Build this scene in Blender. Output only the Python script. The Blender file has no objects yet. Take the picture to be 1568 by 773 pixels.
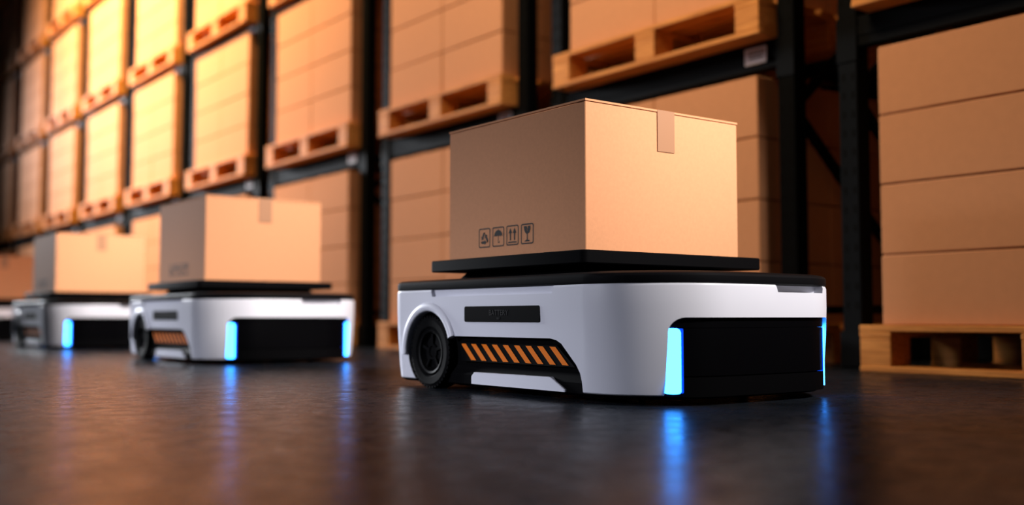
import bpy, math, random
from mathutils import Vector, Matrix
random.seed(7)
R=math.radians
# ------------------------------------------------------------------ materials
def new_mat(name):
    m=bpy.data.materials.new(name); m.use_nodes=True
    nt=m.node_tree; b=nt.nodes['Principled BSDF']
    return m,nt,b
def simple(name,col,rough=.5,metal=0,spec=.5,coat=0,emit=None,es=0,noise=0,nscale=20,bump=0,bscale=200):
    m,nt,b=new_mat(name)
    b.inputs['Base Color'].default_value=(*col,1); b.inputs['Roughness'].default_value=rough
    b.inputs['Metallic'].default_value=metal; b.inputs['Specular IOR Level'].default_value=spec
    b.inputs['Coat Weight'].default_value=coat
    if emit:
        b.inputs['Emission Color'].default_value=(*emit,1); b.inputs['Emission Strength'].default_value=es
    tc=nt.nodes.new('ShaderNodeTexCoord')
    if noise:
        n=nt.nodes.new('ShaderNodeTexNoise'); n.inputs['Scale'].default_value=nscale; n.inputs['Detail'].default_value=6
        nt.links.new(tc.outputs['Object'],n.inputs['Vector'])
        mp=nt.nodes.new('ShaderNodeMapRange'); mp.inputs['To Min'].default_value=1-noise; mp.inputs['To Max'].default_value=1+noise
        nt.links.new(n.outputs['Fac'],mp.inputs['Value'])
        mx=nt.nodes.new('ShaderNodeVectorMath'); mx.operation='SCALE'; mx.inputs[0].default_value=col
        nt.links.new(mp.outputs[0],mx.inputs['Scale']); nt.links.new(mx.outputs[0],b.inputs['Base Color'])
    if bump:
        n2=nt.nodes.new('ShaderNodeTexNoise'); n2.inputs['Scale'].default_value=bscale; n2.inputs['Detail'].default_value=4
        nt.links.new(tc.outputs['Object'],n2.inputs['Vector'])
        bp=nt.nodes.new('ShaderNodeBump'); bp.inputs['Strength'].default_value=bump; bp.inputs['Distance'].default_value=.002
        nt.links.new(n2.outputs['Fac'],bp.inputs['Height']); nt.links.new(bp.outputs[0],b.inputs['Normal'])
    return m
M={}
M['white']=simple('white_shell',(.77,.78,.87),.38,spec=.35)
M['lid']=simple('black_lid',(.004,.004,.005),.55,spec=.05)
M['black']=simple('black_plastic',(.002,.002,.0025),.6,spec=.02)
M['plate']=simple('black_plate',(.002,.002,.0025),.65,spec=.03)
M['gloss']=simple('gloss_black',(.0012,.0012,.0018),.5,spec=.02)
M['rubber']=simple('rubber',(.0030,.0030,.0035),.65,spec=.06)
M['rim']=simple('wheel_rim',(.0025,.0025,.003),.5,spec=.07)
M['orange']=simple('hazard_orange',(.92,.21,.012),.6,spec=.1)
M['ltext']=simple('label_text',(.022,.022,.022),.6,spec=.1)
M['cyan']=simple('led_cyan',(.0,.1,.4),.3,emit=(.03,.27,1.0),es=12.0)
M['blue']=simple('led_blue',(.0,.02,.2),.3,emit=(.0,.07,1.0),es=.9)
M['card']=simple('cardboard',(.63,.29,.145),.75,spec=.1,noise=.08,nscale=110,bump=.08,bscale=350)
M['flapshade']=simple('flap_gap_shade',(.26,.12,.05),.8)  # darker card tone, paints the shadow under the top flaps
M['tape']=simple('tape',(.35,.17,.085),.45,spec=.3)
M['ink']=simple('ink',(.01,.008,.008),.6,spec=.1)
M['inksoft']=simple('ink_soft',(.16,.08,.04),.7)
M['stackcard']=simple('stack_cardboard',(.60,.275,.13),.75,spec=.1,noise=.06,nscale=25)
M['seam']=simple('stack_seam',(.12,.025,.008),.8)  # gap filler, reddish bounced light between the boxes put into its colour
M['steel']=simple('black_steel',(.0025,.0030,.0038),.65,spec=.05)
M['hole']=simple('slot_dark',(.001,.001,.001),.9,spec=.1)
M['labelw']=simple('white_label',(.88,.90,.97),.5,spec=.2)
# wood
m,nt,b=new_mat('pallet_wood'); M['wood']=m
tc=nt.nodes.new('ShaderNodeTexCoord'); mp=nt.nodes.new('ShaderNodeMapping'); mp.inputs['Scale'].default_value=(30,2.5,30)
n=nt.nodes.new('ShaderNodeTexNoise'); n.inputs['Scale'].default_value=2; n.inputs['Detail'].default_value=8
cr=nt.nodes.new('ShaderNodeValToRGB'); cr.color_ramp.elements[0].position=.3; cr.color_ramp.elements[1].position=.7
cr.color_ramp.elements[0].color=(.46,.165,.035,1); cr.color_ramp.elements[1].color=(.75,.32,.08,1)
nt.links.new(tc.outputs['Object'],mp.inputs[0]); nt.links.new(mp.outputs[0],n.inputs['Vector']); nt.links.new(n.outputs['Fac'],cr.inputs[0]); nt.links.new(cr.outputs[0],b.inputs['Base Color'])
b.inputs['Roughness'].default_value=.65; b.inputs['Specular IOR Level'].default_value=.15
# floor
m,nt,b=new_mat('polished_concrete'); M['floor']=m
tc=nt.nodes.new('ShaderNodeTexCoord')
def noise_node(scale,detail,rough,lo,hi,a,b_):
    n=nt.nodes.new('ShaderNodeTexNoise'); n.inputs['Scale'].default_value=scale; n.inputs['Detail'].default_value=detail; n.inputs['Roughness'].default_value=rough
    nt.links.new(tc.outputs['Object'],n.inputs['Vector'])
    mr=nt.nodes.new('ShaderNodeMapRange'); mr.inputs['From Min'].default_value=lo; mr.inputs['From Max'].default_value=hi; mr.inputs['To Min'].default_value=a; mr.inputs['To Max'].default_value=b_
    nt.links.new(n.outputs['Fac'],mr.inputs['Value']); return n,mr
n=nt.nodes.new('ShaderNodeTexNoise'); n.inputs['Scale'].default_value=4.0; n.inputs['Detail'].default_value=12; n.inputs['Roughness'].default_value=.7
nt.links.new(tc.outputs['Object'],n.inputs['Vector'])
cr=nt.nodes.new('ShaderNodeValToRGB'); cr.color_ramp.elements[0].position=.35; cr.color_ramp.elements[1].position=.68
cr.color_ramp.elements[0].color=(.007,.0090,.0125,1); cr.color_ramp.elements[1].color=(.018,.023,.031,1)
nt.links.new(n.outputs['Fac'],cr.inputs[0]); nt.links.new(cr.outputs[0],b.inputs['Base Color'])
_,mr=noise_node(14,10,.7,.35,.65,.22,.36); nt.links.new(mr.outputs[0],b.inputs['Roughness'])
_,ms=noise_node(16,10,.7,.36,.64,.015,.075); nt.links.new(ms.outputs[0],b.inputs['Specular IOR Level'])
n4=nt.nodes.new('ShaderNodeTexNoise'); n4.inputs['Scale'].default_value=60; n4.inputs['Detail'].default_value=6; n4.inputs['Roughness'].default_value=.5
nt.links.new(tc.outputs['Object'],n4.inputs['Vector'])
bp=nt.nodes.new('ShaderNodeBump'); bp.inputs['Strength'].default_value=.22; bp.inputs['Distance'].default_value=.004
nt.links.new(n4.outputs['Fac'],bp.inputs['Height']); nt.links.new(bp.outputs[0],b.inputs['Normal'])
M['wall']=simple('dark_wall',(.006,.0065,.008),.8,noise=.2,nscale=1.5,spec=.1)

# ------------------------------------------------------------------ mesh builder
class MB:
    def __init__(s): s.v=[]; s.f=[]; s.mi=[]; s.mats=[]
    def m(s,k):
        if k not in s.mats: s.mats.append(k)
        return s.mats.index(k)
    def poly(s,pts,mat):
        o=len(s.v); s.v+=[tuple(p) for p in pts]; s.f.append(tuple(range(o,o+len(pts)))); s.mi.append(s.m(mat))
    def box(s,x0,x1,y0,y1,z0,z1,mat,bev=0):
        o=len(s.v); k=s.m(mat)
        if bev<=0:
            s.v+=[(x0,y0,z0),(x1,y0,z0),(x1,y1,z0),(x0,y1,z0),(x0,y0,z1),(x1,y0,z1),(x1,y1,z1),(x0,y1,z1)]
            fs=[(0,3,2,1),(4,5,6,7),(0,1,5,4),(1,2,6,5),(2,3,7,6),(3,0,4,7)]
            for f in fs: s.f.append(tuple(o+i for i in f)); s.mi.append(k)
        else:
            b=bev
            def oc(i):
                return [(x0+i+b,y0+i),(x1-i-b,y0+i),(x1-i,y0+i+b),(x1-i,y1-i-b),(x1-i-b,y1-i),(x0+i+b,y1-i),(x0+i,y1-i-b),(x0+i,y0+i+b)]
            s.loft([[(x,y,z0) for x,y in oc(b)],[(x,y,z0+b) for x,y in oc(0)],[(x,y,z1-b) for x,y in oc(0)],[(x,y,z1) for x,y in oc(b)]],mat)
    def loft(s,rings,mat,cap=True,closed=True,mats=None):
        o=len(s.v); n=len(rings[0]); k=s.m(mat)
        for r in rings: s.v+=[tuple(p) for p in r]
        for i in range(len(rings)-1):
            kk=s.m(mats[i]) if mats else k
            for j in range(n if closed else n-1):
                a=o+i*n+j; b=o+i*n+(j+1)%n
                s.f.append((a,b,b+n,a+n)); s.mi.append(kk)
        if cap:
            s.f.append(tuple(o+j for j in reversed(range(n)))); s.mi.append(k)
            e=o+(len(rings)-1)*n
            s.f.append(tuple(e+j for j in range(n))); s.mi.append(s.m(mats[-1]) if mats else k)
    def beam(s,p,q,w,h,mat,up=(0,1,0)):
        p=Vector(p); q=Vector(q); d=(q-p).normalized(); u=Vector(up); a=d.cross(u).normalized(); c=a.cross(d).normalized()
        r=lambda P:[P+a*w/2+c*h/2,P-a*w/2+c*h/2,P-a*w/2-c*h/2,P+a*w/2-c*h/2]
        s.loft([r(p),r(q)],mat)
    def revolve_x(s,prof,cy,cz,mat,n=64,a0=0,a1=2*math.pi,cap=False,mats=None):
        full=abs(a1-a0-2*math.pi)<1e-6
        cnt=n if full else n+1
        rings=[]
        for i in range(cnt):
            a=a0+(a1-a0)*i/n
            rings.append([(x,cy+r*math.cos(a),cz+r*math.sin(a)) for r,x in prof])
        o=len(s.v); m_=len(prof)
        for r in rings: s.v+=r
        for i in range(n):
            i2=(i+1)%cnt
            for j in range(m_-1):
                s.f.append((o+i*m_+j,o+i2*m_+j,o+i2*m_+j+1,o+i*m_+j+1)); s.mi.append(s.m(mats[j] if mats else mat))
        if cap and not full:
            s.f.append(tuple(o+j for j in range(m_))); s.mi.append(s.m(mat))
            s.f.append(tuple(o+n*m_+j for j in reversed(range(m_)))); s.mi.append(s.m(mat))
    def mesh(s,name,smooth=30):
        me=bpy.data.meshes.new(name); me.from_pydata(s.v,[],s.f)
        for k in s.mats: me.materials.append(M[k])
        me.polygons.foreach_set('material_index',s.mi)
        import bmesh
        bm=bmesh.new(); bm.from_mesh(me); bmesh.ops.recalc_face_normals(bm,faces=bm.faces); bm.to_mesh(me); bm.free()
        if smooth:
            me.polygons.foreach_set('use_smooth',[True]*len(me.polygons)); me.set_sharp_from_angle(angle=R(smooth))
        me.update(); return me
def link(name,me,parent=None,loc=(0,0,0),rot=(0,0,0)):
    ob=bpy.data.objects.new(name,me); bpy.context.scene.collection.objects.link(ob)
    ob.location=loc; ob.rotation_euler=rot
    if parent: ob.parent=parent
    return ob
def evaluated(ob,name):
    bpy.context.view_layer.update()
    dg=bpy.context.evaluated_depsgraph_get()
    me=bpy.data.meshes.new_from_object(ob.evaluated_get(dg),preserve_all_data_layers=True,depsgraph=dg); me.name=name
    return me
def carve(me,cutters,name,bevel=.0015):
    ob=link('tmp_body',me); cs=[]
    for c in cutters:
        co=link('tmp_cut',c); cs.append(co)
        md=ob.modifiers.new('b','BOOLEAN'); md.operation='DIFFERENCE'; md.solver='EXACT'; md.object=co
    if bevel:
        bv=ob.modifiers.new('bev','BEVEL'); bv.width=bevel; bv.segments=2; bv.limit_method='ANGLE'; bv.angle_limit=R(32); bv.use_clamp_overlap=True
        wn=ob.modifiers.new('wn','WEIGHTED_NORMAL'); wn.keep_sharp=True; wn.weight=100
    r=evaluated(ob,name)
    for o in [ob]+cs: bpy.data.objects.remove(o,do_unlink=True)
    return r

# ------------------------------------------------------------------ robot
HW,HL=.41,.605
def outline(inset=0,z=0,rf=.25,rr=.075,bow=.015,n=20):
    hw=HW-inset; hl=HL-inset; a=max(rf-inset,.02); c=max(rr-inset,.012)
    pts=[]
    def arc(cx,cy,r,d0,d1,n):
        for i in range(n+1):
            t=R(d0+(d1-d0)*i/n); pts.append((cx+r*math.cos(t),cy+r*math.sin(t)))
    arc(hw-a,-hl+a,a,-90,0,n); arc(hw-c,hl-c,c,0,90,8); arc(-hw+c,hl-c,c,90,180,8); arc(-hw+a,-hl+a,a,180,270,n)
    m=10
    for i in range(1,m): pts.append((-(hw-a)+2*(hw-a)*i/m,-hl))
    out=[]
    for x,y in pts:
        w=max(0,min(1,(-hl+a-y)/a)); y-=bow*w*max(0,1-(x/hw)**2)
        out.append((x,y,z))
    return out
def rrect(y0,y1,z0,z1,r,n=6):
    p=[]
    for cy,cz,d in ((y1-r,z1-r,0),(y0+r,z1-r,90),(y0+r,z0+r,180),(y1-r,z0+r,270)):
        for i in range(n+1):
            t=R(d+90*i/n); p.append((cy+r*math.cos(t),cz+r*math.sin(t)))
    return p
def prism_x(poly,x0,x1):
    b=MB(); b.loft([[(x0,y,z) for y,z in poly],[(x1,y,z) for y,z in poly]],'white'); return b.mesh('c',0)
def prism_y(poly,y0,y1):
    b=MB(); b.loft([[(x,y0,z) for x,z in poly],[(x,y1,z) for x,z in poly]],'white'); return b.mesh('c',0)
WY,WZ,WR=.368,.111,.111
def cyl(x0,x1,r,n=48):
    return prism_x([(WY+r*math.cos(2*math.pi*i/n),WZ+r*math.sin(2*math.pi*i/n)) for i in range(n)],x0,x1)
panel=[(.30,.161),(-.225,.161),(-.25,.157),(-.27,.148),(-.325,.095),(-.338,.075),(-.343,.055),(-.345,-.05),(.30,-.05)]
cut=[]
for sx in (-1,1):
    a,b_=(-.5,-HW+.045) if sx<0 else (HW-.045,.5)
    cut.append(prism_x(panel,a,b_))
    a2,b2=(-.5,-HW+.11) if sx<0 else (HW-.11,.5)
    cut.append(cyl(a2,b2,.126))
    a3,b3=(-.5,-HW+.012) if sx<0 else (HW-.012,.5)
    cut.append(prism_x([(.36,.32),(.345,.279),(-.235,.279),(-.25,.32)],a3,b3))
MX=.308
mk=[]
for cx,cz,d in ((MX-.035,.216-.035,0),(-MX+.035,.216-.035,90)):
    for i in range(7):
        t=R(d+90*i/6); mk.append((cx+.035*math.cos(t),cz+.035*math.sin(t)))
mk+=[(-MX,-.05),(MX,-.05)]
cut.append(prism_y(mk,-.8,-.45))
cut.append(prism_y([(.015,.32),(.03,.281),(.235,.281),(.25,.32)],-.8,-HL+.03))
bd=MB()
bd.loft([outline(.022,.022),outline(.014,.027),outline(.010,.06),outline(.003,.16),outline(0,.24),outline(0,.294),outline(.003,.300)],'white')
body_me=carve(bd.mesh('b',35),cut,'body_shell')
# core
cb=MB()
cb.loft([outline(.03,.016),outline(.018,.022),outline(.016,.05),outline(.030,.075),outline(.024,.215),outline(.024,.274)],'black')
cc=[]
for sx in (-1,1):
    a2,b2=(-.5,-HW+.10) if sx<0 else (HW-.10,.5)
    cc.append(cyl(a2,b2,.1235))
core_me=carve(cb.mesh('core',30),cc,'chassis_core',.001)
def front_strip(inset,x0,x1,z0,z1,thick,mat,b,zr=.0,n=14):
    base=outline(inset,0,n=120)
    def yat(bs,x):
        c=[(p[0],p[1]) for p in bs if p[1]<-.2]; c.sort()
        for i in range(len(c)-1):
            if c[i][0]<=x<=c[i+1][0]:
                t=(x-c[i][0])/max(1e-9,(c[i+1][0]-c[i][0])); return c[i][1]+(c[i+1][1]-c[i][1])*t
        return c[0][1]
    rings=[]
    for i in range(n+1):
        x=x0+(x1-x0)*i/n
        e=min(x-x0,x1-x); q=0
        if zr>0 and e<zr: q=zr-math.sqrt(max(0,zr*zr-(zr-e)**2))
        y0=yat(base,x); y1=y0+thick
        rings.append([(x,y0,z0+q*.5),(x,y0,z1-q),(x,y1,z1-q),(x,y1,z0+q*.5)])
    b.loft(rings,mat)
mb=MB(); front_strip(.013,-.272,.272,.073,.190,.04,'gloss',mb,zr=.002,n=60); front_strip(.012,-MX+.005,MX-.005,.1905,.2130,.04,'gloss',mb,zr=.02,n=60)
front_strip(.010,-.270,.270,.022,.070,.04,'black',mb,zr=.002,n=48)
mask_me=mb.mesh('front_mask',30)
led=[]
for sx in (-1,1):
    l=MB()
    a,b_,c_=MX-.001,.279,.272
    x0,x1=(-a,-b_) if sx<0 else (b_,a)
    front_strip(.008,x0,x1,.030,.1895,.03,'cyan',l,zr=.011)
    x0,x1=(-b_,-c_) if sx<0 else (c_,b_)
    front_strip(.0105,x0,x1,.032,.189,.03,'blue',l,zr=.003)
    led.append(l.mesh('led',30))
# lid
lb=MB(); lb.loft([outline(.006,.3005),outline(.001,.303),outline(0,.306),outline(0,.320),outline(.004,.326),outline(.014,.330),outline(.03,.332)],'lid')
lid_me=lb.mesh('top_lid',25)
def rr_ring(x0,x1,y0,y1,z,r,i):
    return [(x,y,z) for x,y in rrect(x0+i,x1-i,y0+i,y1-i,max(r-i,.003),5)]
pb=MB()
PY0,PY1=-.30,.45
pb.loft([rr_ring(-.353,.353,PY0,PY1,.358,.018,.003),rr_ring(-.353,.353,PY0,PY1,.361,.018,0),rr_ring(-.353,.353,PY0,PY1,.391,.018,0),rr_ring(-.353,.353,PY0,PY1,.394,.018,.003)],'plate')
pb.loft([rr_ring(-.29,.29,-.24,.40,.332,.03,0),rr_ring(-.27,.27,-.22,.38,.358,.03,0)],'black')
plate_me=pb.mesh('lift_plate',30)
# wheel
wb=MB()
prof=[(0,.016),(.016,.016),(.018,.020),(.024,.020),(.026,.014),(.050,.010),(.056,.018),(.060,.026),(.066,.028),(.072,.024),(.078,.030),(.098,.032),(.106,.028),(.1075,.018),(.1075,-.018),(.104,-.03),(.08,-.032),(0,-.032)]
mts=['rim']*9+['rubber']*8
wb.revolve_x([(r,-x) for r,x in prof],0,0,'rubber',mats=mts)
for i in range(44):
    a=2*math.pi*i/44
    for row,(xa,xb,ph) in enumerate(((-.029,-.010,0),(-.008,.008,.5),(.010,.029,0))):
        t=a+ph*2*math.pi/44; hw=.0048; c,s_=math.cos(t),math.sin(t)
        rg=[]
        for x in (xa,xb):
            rg.append([(x,r*c-w*s_,r*s_+w*c) for r,w in ((.105,-hw),(.111,-hw*.9),(.111,hw*.9),(.105,hw))])
        wb.loft(rg,'rubber')
for i in range(5):
    a=2*math.pi*i/5+.3; c,s_=math.cos(a),math.sin(a)
    wb.beam((-.0165,.024*c,.024*s_),(-.0165,.054*c,.054*s_),.010,.008,'rim',up=(1,0,0))
wheel_me=wb.mesh('wheel',30)
fb=MB()
for sx in (-1,1):
    X=sx*HW
    pr=[(.1245,X-sx*.012),(.1245,X+sx*.002),(.128,X+sx*.006),(.138,X+sx*.007),(.148,X+sx*.004),(.153,X-sx*.002),(.153,X-sx*.012)]
    fb.revolve_x(pr,WY,WZ,'white',n=48,a0=R(-4),a1=R(160),cap=True)
fender_me=fb.mesh('fender',50)
sb=MB()
for sx in (-1,1):
    t=[(.135,.058),(-.215,.060),(-.275,.030),(-.275,.024),(.150,.024),(.150,.045)]
    sb.loft([[(sx*(HW-.03),y,z) for y,z in t],[(sx*(HW-.012),y,z) for y,z in t],[(sx*(HW-.010),y*.985-.001,z*.97+.0005) for y,z in t]],'white')
    t=[(.215,.143),(-.236,.143),(-.31,.088),(.205,.088)]
    sb.loft([[(sx*(HW-.03),y,z) for y,z in t],[(sx*(HW-.0165),y,z) for y,z in t]],'plate')
    # stripes clipped to the strip outline
    zt,zb=.139,.092; N=12
    for i in range(10):
        yt=.210-i*.0520; w=.0245; sh=.054
        L=[];Rr=[]
        for j in range(N+1):
            f=j/N; z=zt+(zb-zt)*f; ya=yt-sh*f; yb=ya-w
            lim=-.234-f*.060; hi=.206
            ya=min(max(ya,lim),hi); yb=min(max(yb,lim),hi)
            if ya-yb>.002: L.append((ya,z)); Rr.append((yb,z))
        if len(L)<2: continue
        q=L+Rr[::-1]
        sb.loft([[(sx*(HW-.0165),y,z) for y,z in q],[(sx*(HW-.0158),y,z) for y,z in q]],'orange')
    rr=rrect(-.186,.168,.203,.248,.006)
    sb.loft([[(sx*(HW-.004),y,z) for y,z in rr],[(sx*(HW+.0012),y,z) for y,z in rr]],'gloss')
side_me=sb.mesh('side_trim',30)
def text_mesh(s,size,mat):
    cu=bpy.data.curves.new('t','FONT'); cu.body=s; cu.size=size; cu.align_x='CENTER'; cu.extrude=.0002
    ob=link('tmp_text',cu); me=evaluated(ob,'text'); bpy.data.objects.remove(ob,do_unlink=True)
    me.materials.clear(); me.materials.append(M[mat]); return me
bat=text_mesh('BATTERY',.022,'ltext'); bat2=text_mesh('48V',.010,'ltext')
kb=MB()
for cx in (-.2,.2):
    kb.revolve_x([(0,cx-.012),(.022,cx-.012),(.026,cx-.008),(.026,cx+.008),(.022,cx+.012),(0,cx+.012)],-.35,.026,'rubber',n=24)
caster_me=kb.mesh('caster',30)

def robot(loc,idx):
    e=bpy.data.objects.new('warehouse_robot',None); bpy.context.scene.collection.objects.link(e); e.location=loc; e.empty_display_size=.2
    link('body_shell',body_me,e); link('chassis',core_me,e); link('front_mask',mask_me,e); link('top_lid',lid_me,e); link('lift_plate',plate_me,e)
    link('fenders',fender_me,e); link('side_trim',side_me,e); link('casters',caster_me,e)
    link('led_left',led[0],e); link('led_right',led[1],e)
    link('wheel_left',wheel_me,e,(-HW+.036,WY,WZ)); link('wheel_right',wheel_me,e,(HW-.036,WY,WZ),(0,0,math.pi))
    for sx in (-1,1):
        r=(R(90),0,R(-90) if sx<0 else R(90))
        link('battery_text',bat,e,(sx*(HW+.0014),0.0,.222),r); link('battery_subtext',bat2,e,(sx*(HW+.0014),0.0,.210),r)
    return e

# ------------------------------------------------------------------ carried box
BW,BL,BH=.304,.33,.414
xb=MB()
xb.box(-BW,BW,-BL,BL,0,BH-.008,'card',.002)
xb.box(-BW-.001,-.0015,-BL-.002,BL+.002,BH-.0065,BH-.001,'card'); xb.box(.0015,BW+.001,-BL-.002,BL+.002,BH-.0065,BH-.001,'card')
xb.box(-BW+.004,BW-.004,-BL+.003,BL-.003,BH-.009,BH-.005,'flapshade')  # dark strip in the flap gap, shadow put in as colour
xb.box(-.034,.034,-BL-.0025,BL+.0025,BH-.0012,BH-.0004,'tape')
for sy in (-1,1):
    y0,y1=sorted((sy*(BL-.001),sy*(BL+.0028))); xb.box(-.034,.034,y0,y1,BH-.12,BH-.0004,'tape')
IC=.0295; XI=-BW-.0006
def ic(poly,cy,cz,mat='ink',dx=0):
    xb.poly([(XI-dx,cy-u*IC,cz+v*IC) for u,v in poly],mat)
def rect(u0,u1,v0,v1): return [(u0,v0),(u1,v0),(u1,v1),(u0,v1)]
def frame(cy,cz):
    a=rrect(-1,1,-1,1,.22,4); b=rrect(-.88,.88,-.88,.88,.14,4)
    for i in range(len(a)):
        j=(i+1)%len(a); ic([a[i],a[j],b[j],b[i]],cy,cz)
cz0=.062
ys=[.137-.0705*i for i in range(4)]
for cy in ys: frame(cy-.0,cz0)
cy=ys[0]
def lerp(p,q,t): return (p[0]+(q[0]-p[0])*t,p[1]+(q[1]-p[1])*t)
P=[(.72*math.cos(R(90+120*k)),.72*math.sin(R(90+120*k))-.1) for k in range(3)]
for k in range(3):
    a,b_,c_=P[k],P[(k+1)%3],P[(k+2)%3]
    d=(b_[0]-a[0],b_[1]-a[1]); L=math.hypot(*d); d=(d[0]/L,d[1]/L); nn=(-d[1],d[0])
    def off(p,s): return (p[0]+nn[0]*s,p[1]+nn[1]*s)
    s0,s1=lerp(a,b_,.16),lerp(a,b_,.52); hd=lerp(a,b_,.80)
    ic([off(s0,.14),off(s1,.14),off(s1,-.14),off(s0,-.14)],cy,cz0)
    ic([off(s1,.27),hd,off(s1,-.27)],cy,cz0)
    e0=lerp(a,c_,.16); 
    ic([off(s0,.14),off(s0,-.14),e0,lerp(lerp(a,c_,.04),a,.3)],cy,cz0)
cy=ys[1]
can=[(.72*math.cos(R(180-180*i/16)),.68*math.sin(R(180-180*i/16))+.0) for i in range(17)]
for k in range(4):
    u1=.72-.36*k; 
    for i in range(1,6): 
        t=i/6; can.append((u1-.36*t,.12*math.sin(math.pi*t)))
    if k<3: can.append((u1-.36,0))
ic(can,cy,cz0); ic(rect(-.045,.045,-.55,.1),cy,cz0); ic(rect(-.04,.04,.6,.78),cy,cz0)
ic(rect(-.045,.26,-.64,-.55),cy,cz0); ic(rect(.18,.26,-.55,-.42),cy,cz0)
cy=ys[2]
for u in (-.34,.34):
    ic(rect(u-.1,u+.1,-.5,.28),cy,cz0); ic([(u-.3,.22),(u+.3,.22),(u,.74)],cy,cz0)
ic(rect(-.68,.68,-.76,-.62),cy,cz0)
cy=ys[3]
ic([(-.52,.76),(-.08,.76),(.02,.52),(-.1,.42),(.08,.22),(.0,.45),(.12,.55),(.08,.76),(.52,.76),(.47,.38),(.3,.1),(.07,-.02),(.07,-.55),(.4,-.68),(.4,-.76),(-.4,-.76),(-.4,-.68),(-.07,-.55),(-.07,-.02),(-.3,.1),(-.47,.38)],cy,cz0)
box_me=xb.mesh('cardboard_box',30)

RX=2.148
for i,y in enumerate((2.38,5.16,7.98,11.2)):
    robot((RX,y,0),i)
    link('cardboard_box',box_me,None,(RX,y+.08,.3942))

# ------------------------------------------------------------------ racks
PER=1.93; BC=3.775
LV=[1.475,2.86,4.245,5.63]; TOPZ=6.3
rb=MB(); hy=.805
for sy in (-1,1):
    y=sy*hy
    for x0 in (3.75,4.76):
        rb.box(x0,x0+.085,y-.045,y+.045,.008,TOPZ,'steel',.004)
        if x0<4:
            z=.25
            while z<TOPZ-.1:
                for oy in (-.022,.022): rb.box(x0-.0008,x0+.002,y+oy-.006,y+oy+.006,z,z+.03,'hole')
                z+=.08
        rb.box(x0-.035,x0+.12,y-.075,y+.075,0,.008,'steel')
        rb.box(x0-.015,x0+.10,y-.052,y+.052,.008,.16,'steel',.006)
    z=.3; flip=False
    while z<TOPZ-.9:
        a,b_=(3.80,4.80) if flip else (4.80,3.80)
        rb.beam((a,y,z),(b_,y,z+.85),.035,.035,'steel'); z+=.85; flip=not flip
    for z in (.25,TOPZ-.2): rb.beam((3.80,y,z),(4.80,y,z),.035,.035,'steel')
for z in LV:
    for x0 in (3.757,4.785):
        rb.box(x0,x0+.05,-hy+.045,hy-.045,z-.13,z,'steel',.004)
        rb.box(x0-.004,x0+.0,-hy+.03,hy-.03,z-.085,z-.045,'steel')
        for sy in (-1,1):
            rb.box(x0-.012,x0+.03,sy*hy-.05,sy*hy+.05,z-.19,z-.002,'steel',.003)
    for yy in (-.5,0,.5): rb.box(3.80,4.79,yy-.02,yy+.02,z-.05,z-.005,'steel')
    rb.box(3.746,3.753,-.70,-.575,z-.100,z-.024,'labelw',.001)
    rb.box(3.7452,3.746,-.685,-.60,z-.074,z-.066,'ink'); 
    for t in range(9): rb.box(3.7452,3.746,-.69+t*.011,-.686+t*.011+.003*(t%2),z-.058,z-.038,'ink')
rack_me=rb.mesh('pallet_rack',30)
wbp=MB(); PD,PW,PH=1.15,1.45,.185
for x in (0,PD/2-.07,PD-.14): 
    wbp.box(x,x+.14,-PW/2,PW/2,0,.024,'wood',.003)
    for y in (-PW/2,-.07,PW/2-.14): wbp.box(x+.002,x+.138,y+.002,y+.138,.024,.137,'wood',.003)
for y in (-PW/2,-.07,PW/2-.14): wbp.box(0.001,PD-.001,y,y+.14,.137,.160,'wood',.003)
nb=8
for i in range(nb):
    x=i*(PD-.11)/(nb-1); wbp.box(x,x+.11,-PW/2,PW/2,.160,PH,'wood',.003)
pallet_me=wbp.mesh('wooden_pallet',30)
def stack(v):
    s=MB(); W=1.32; D=1.04; H=.281; rnd=random.Random(v)
    s.box(.012,D-.012,-W/2+.012,W/2-.012,.004,4*H-.012,'seam')
    cols=2
    for l in range(4):
        for c in range(cols):
            for d in range(2):
                y0=-W/2+c*W/cols; x0=d*D/2; j=rnd.uniform(-.002,.002)
                s.box(x0+.0015+j,x0+D/2-.0015+j,y0+.0025,y0+W/cols-.0025,l*H+.0005,(l+1)*H-.0045,'stackcard',.004)
        for d in range(2):
            xc=d*D/2+D/4
            s.box(xc-.06,xc+.06,-W/2-.0004+.0025,-W/2+.004,l*H+.19,l*H+.196,'inksoft')
            s.box(xc-.06,xc+.02,-W/2-.0004+.0025,-W/2+.004,l*H+.175,l*H+.180,'inksoft')
    return s.mesh('cardboard_box_stack',30)
stacks=[stack(i) for i in range(3)]
for k in range(-2,11):
    yc=BC+PER*k
    link('pallet_rack',rack_me,None,(0,yc,0))
    for li,z in enumerate([0]+LV):
        jy=random.uniform(-.008,.008); jx=random.uniform(-.01,.01)
        link('wooden_pallet',pallet_me,None,(3.64+jx,yc-.022+jy,z+.0005))
        link('cardboard_box_stack',stacks[(k+li)%3],None,(3.695+jx,yc-.035+jy+random.uniform(-.01,.01),z+PH+.0008))
# ------------------------------------------------------------------ shell
def slab(name,x0,x1,y0,y1,z0,z1,mat):
    b=MB(); b.box(x0,x1,y0,y1,z0,z1,mat); return link(name,b.mesh(name,0))
slab('floor',-12,9,-10,30,-.1,0,'floor')
slab('wall_right',8.0,8.2,-10,30,0,8.5,'wall')
slab('wall_back',-12,8.0,29.8,30,0,8.5,'wall')
slab('ceiling',-12,8.2,-10,30,8.5,8.6,'wall')
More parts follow.
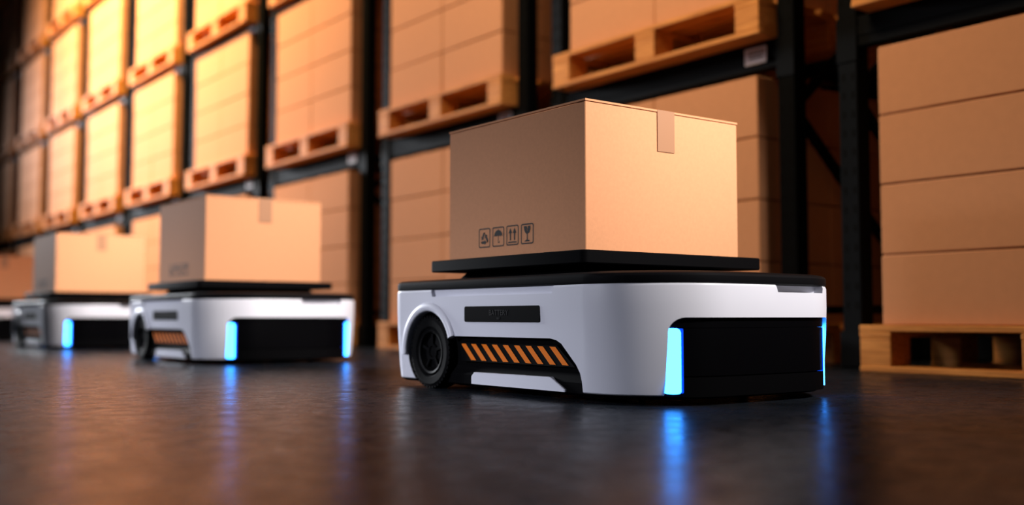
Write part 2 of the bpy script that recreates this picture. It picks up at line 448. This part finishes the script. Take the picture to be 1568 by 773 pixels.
# ------------------------------------------------------------------ lights
def area(name,loc,tgt,sx,sy,power,col,spread=180):
    l=bpy.data.lights.new(name,'AREA'); l.shape='RECTANGLE'; l.size=sx; l.size_y=sy; l.energy=power; l.color=col; l.spread=R(spread)
    o=bpy.data.objects.new(name,l); bpy.context.scene.collection.objects.link(o); o.location=loc
    o.rotation_euler=(Vector(tgt)-Vector(loc)).to_track_quat('-Z','Y').to_euler(); return o
area('key_lamp',(3.25,-.9,2.4),(2.3,2.2,.95),.6,.6,25,(1,.94,.90),46)
area('front_fill_a',(3.0,2.3,3.6),(2.3,5.2,.85),.5,.5,19,(1,.93,.88),45)  # added fill to brighten the second robot's front, not a real fixture
area('front_fill_b',(3.0,5.1,3.6),(2.3,8.0,.85),.5,.5,30,(1,.93,.88),45)  # added fill like the one above, for the third robot's front
area('side_fill',(-2.6,4.2,1.4),(1.9,2.55,-.30),1.0,.7,5.2,(.86,.88,1.0),31)  # added low fill, narrow beam lights the robot's side more than its box
area('side_fill_b',(-2.6,7.1,1.4),(1.9,5.4,-.30),1.0,.7,5.2,(.86,.88,1.0),31)  # same added low fill, for the second robot's side
area('warm_lamp',(.6,11.2,7.6),(3.8,11.4,4.9),7,1.0,1350,(1,.66,.28),75)
area('warm_lamp_near',(-.9,3.8,5.9),(3.8,3.8,3.0),3.0,1.0,88,(1,.74,.46),66)
area('end_lamp',(0.2,22,4.0),(1.0,4,0),3,2.0,420,(.90,.94,1.0),70)
w=bpy.data.worlds.new('world'); bpy.context.scene.world=w; w.use_nodes=True
w.node_tree.nodes['Background'].inputs[0].default_value=(.5,.55,.7,1); w.node_tree.nodes['Background'].inputs[1].default_value=.035
# ------------------------------------------------------------------ camera
c=bpy.data.cameras.new('camera'); co=bpy.data.objects.new('camera',c); bpy.context.scene.collection.objects.link(co)
co.location=(0,0,.216); co.rotation_euler=(R(90+3.53),0,R(-36.87)); c.lens=37.0; c.sensor_width=36; c.clip_start=.05
c.dof.use_dof=True; c.dof.focus_distance=2.8; c.dof.aperture_fstop=1.1
bpy.context.scene.camera=co
vs=bpy.context.scene.view_settings; vs.view_transform='Standard'; vs.look='None'; vs.exposure=0
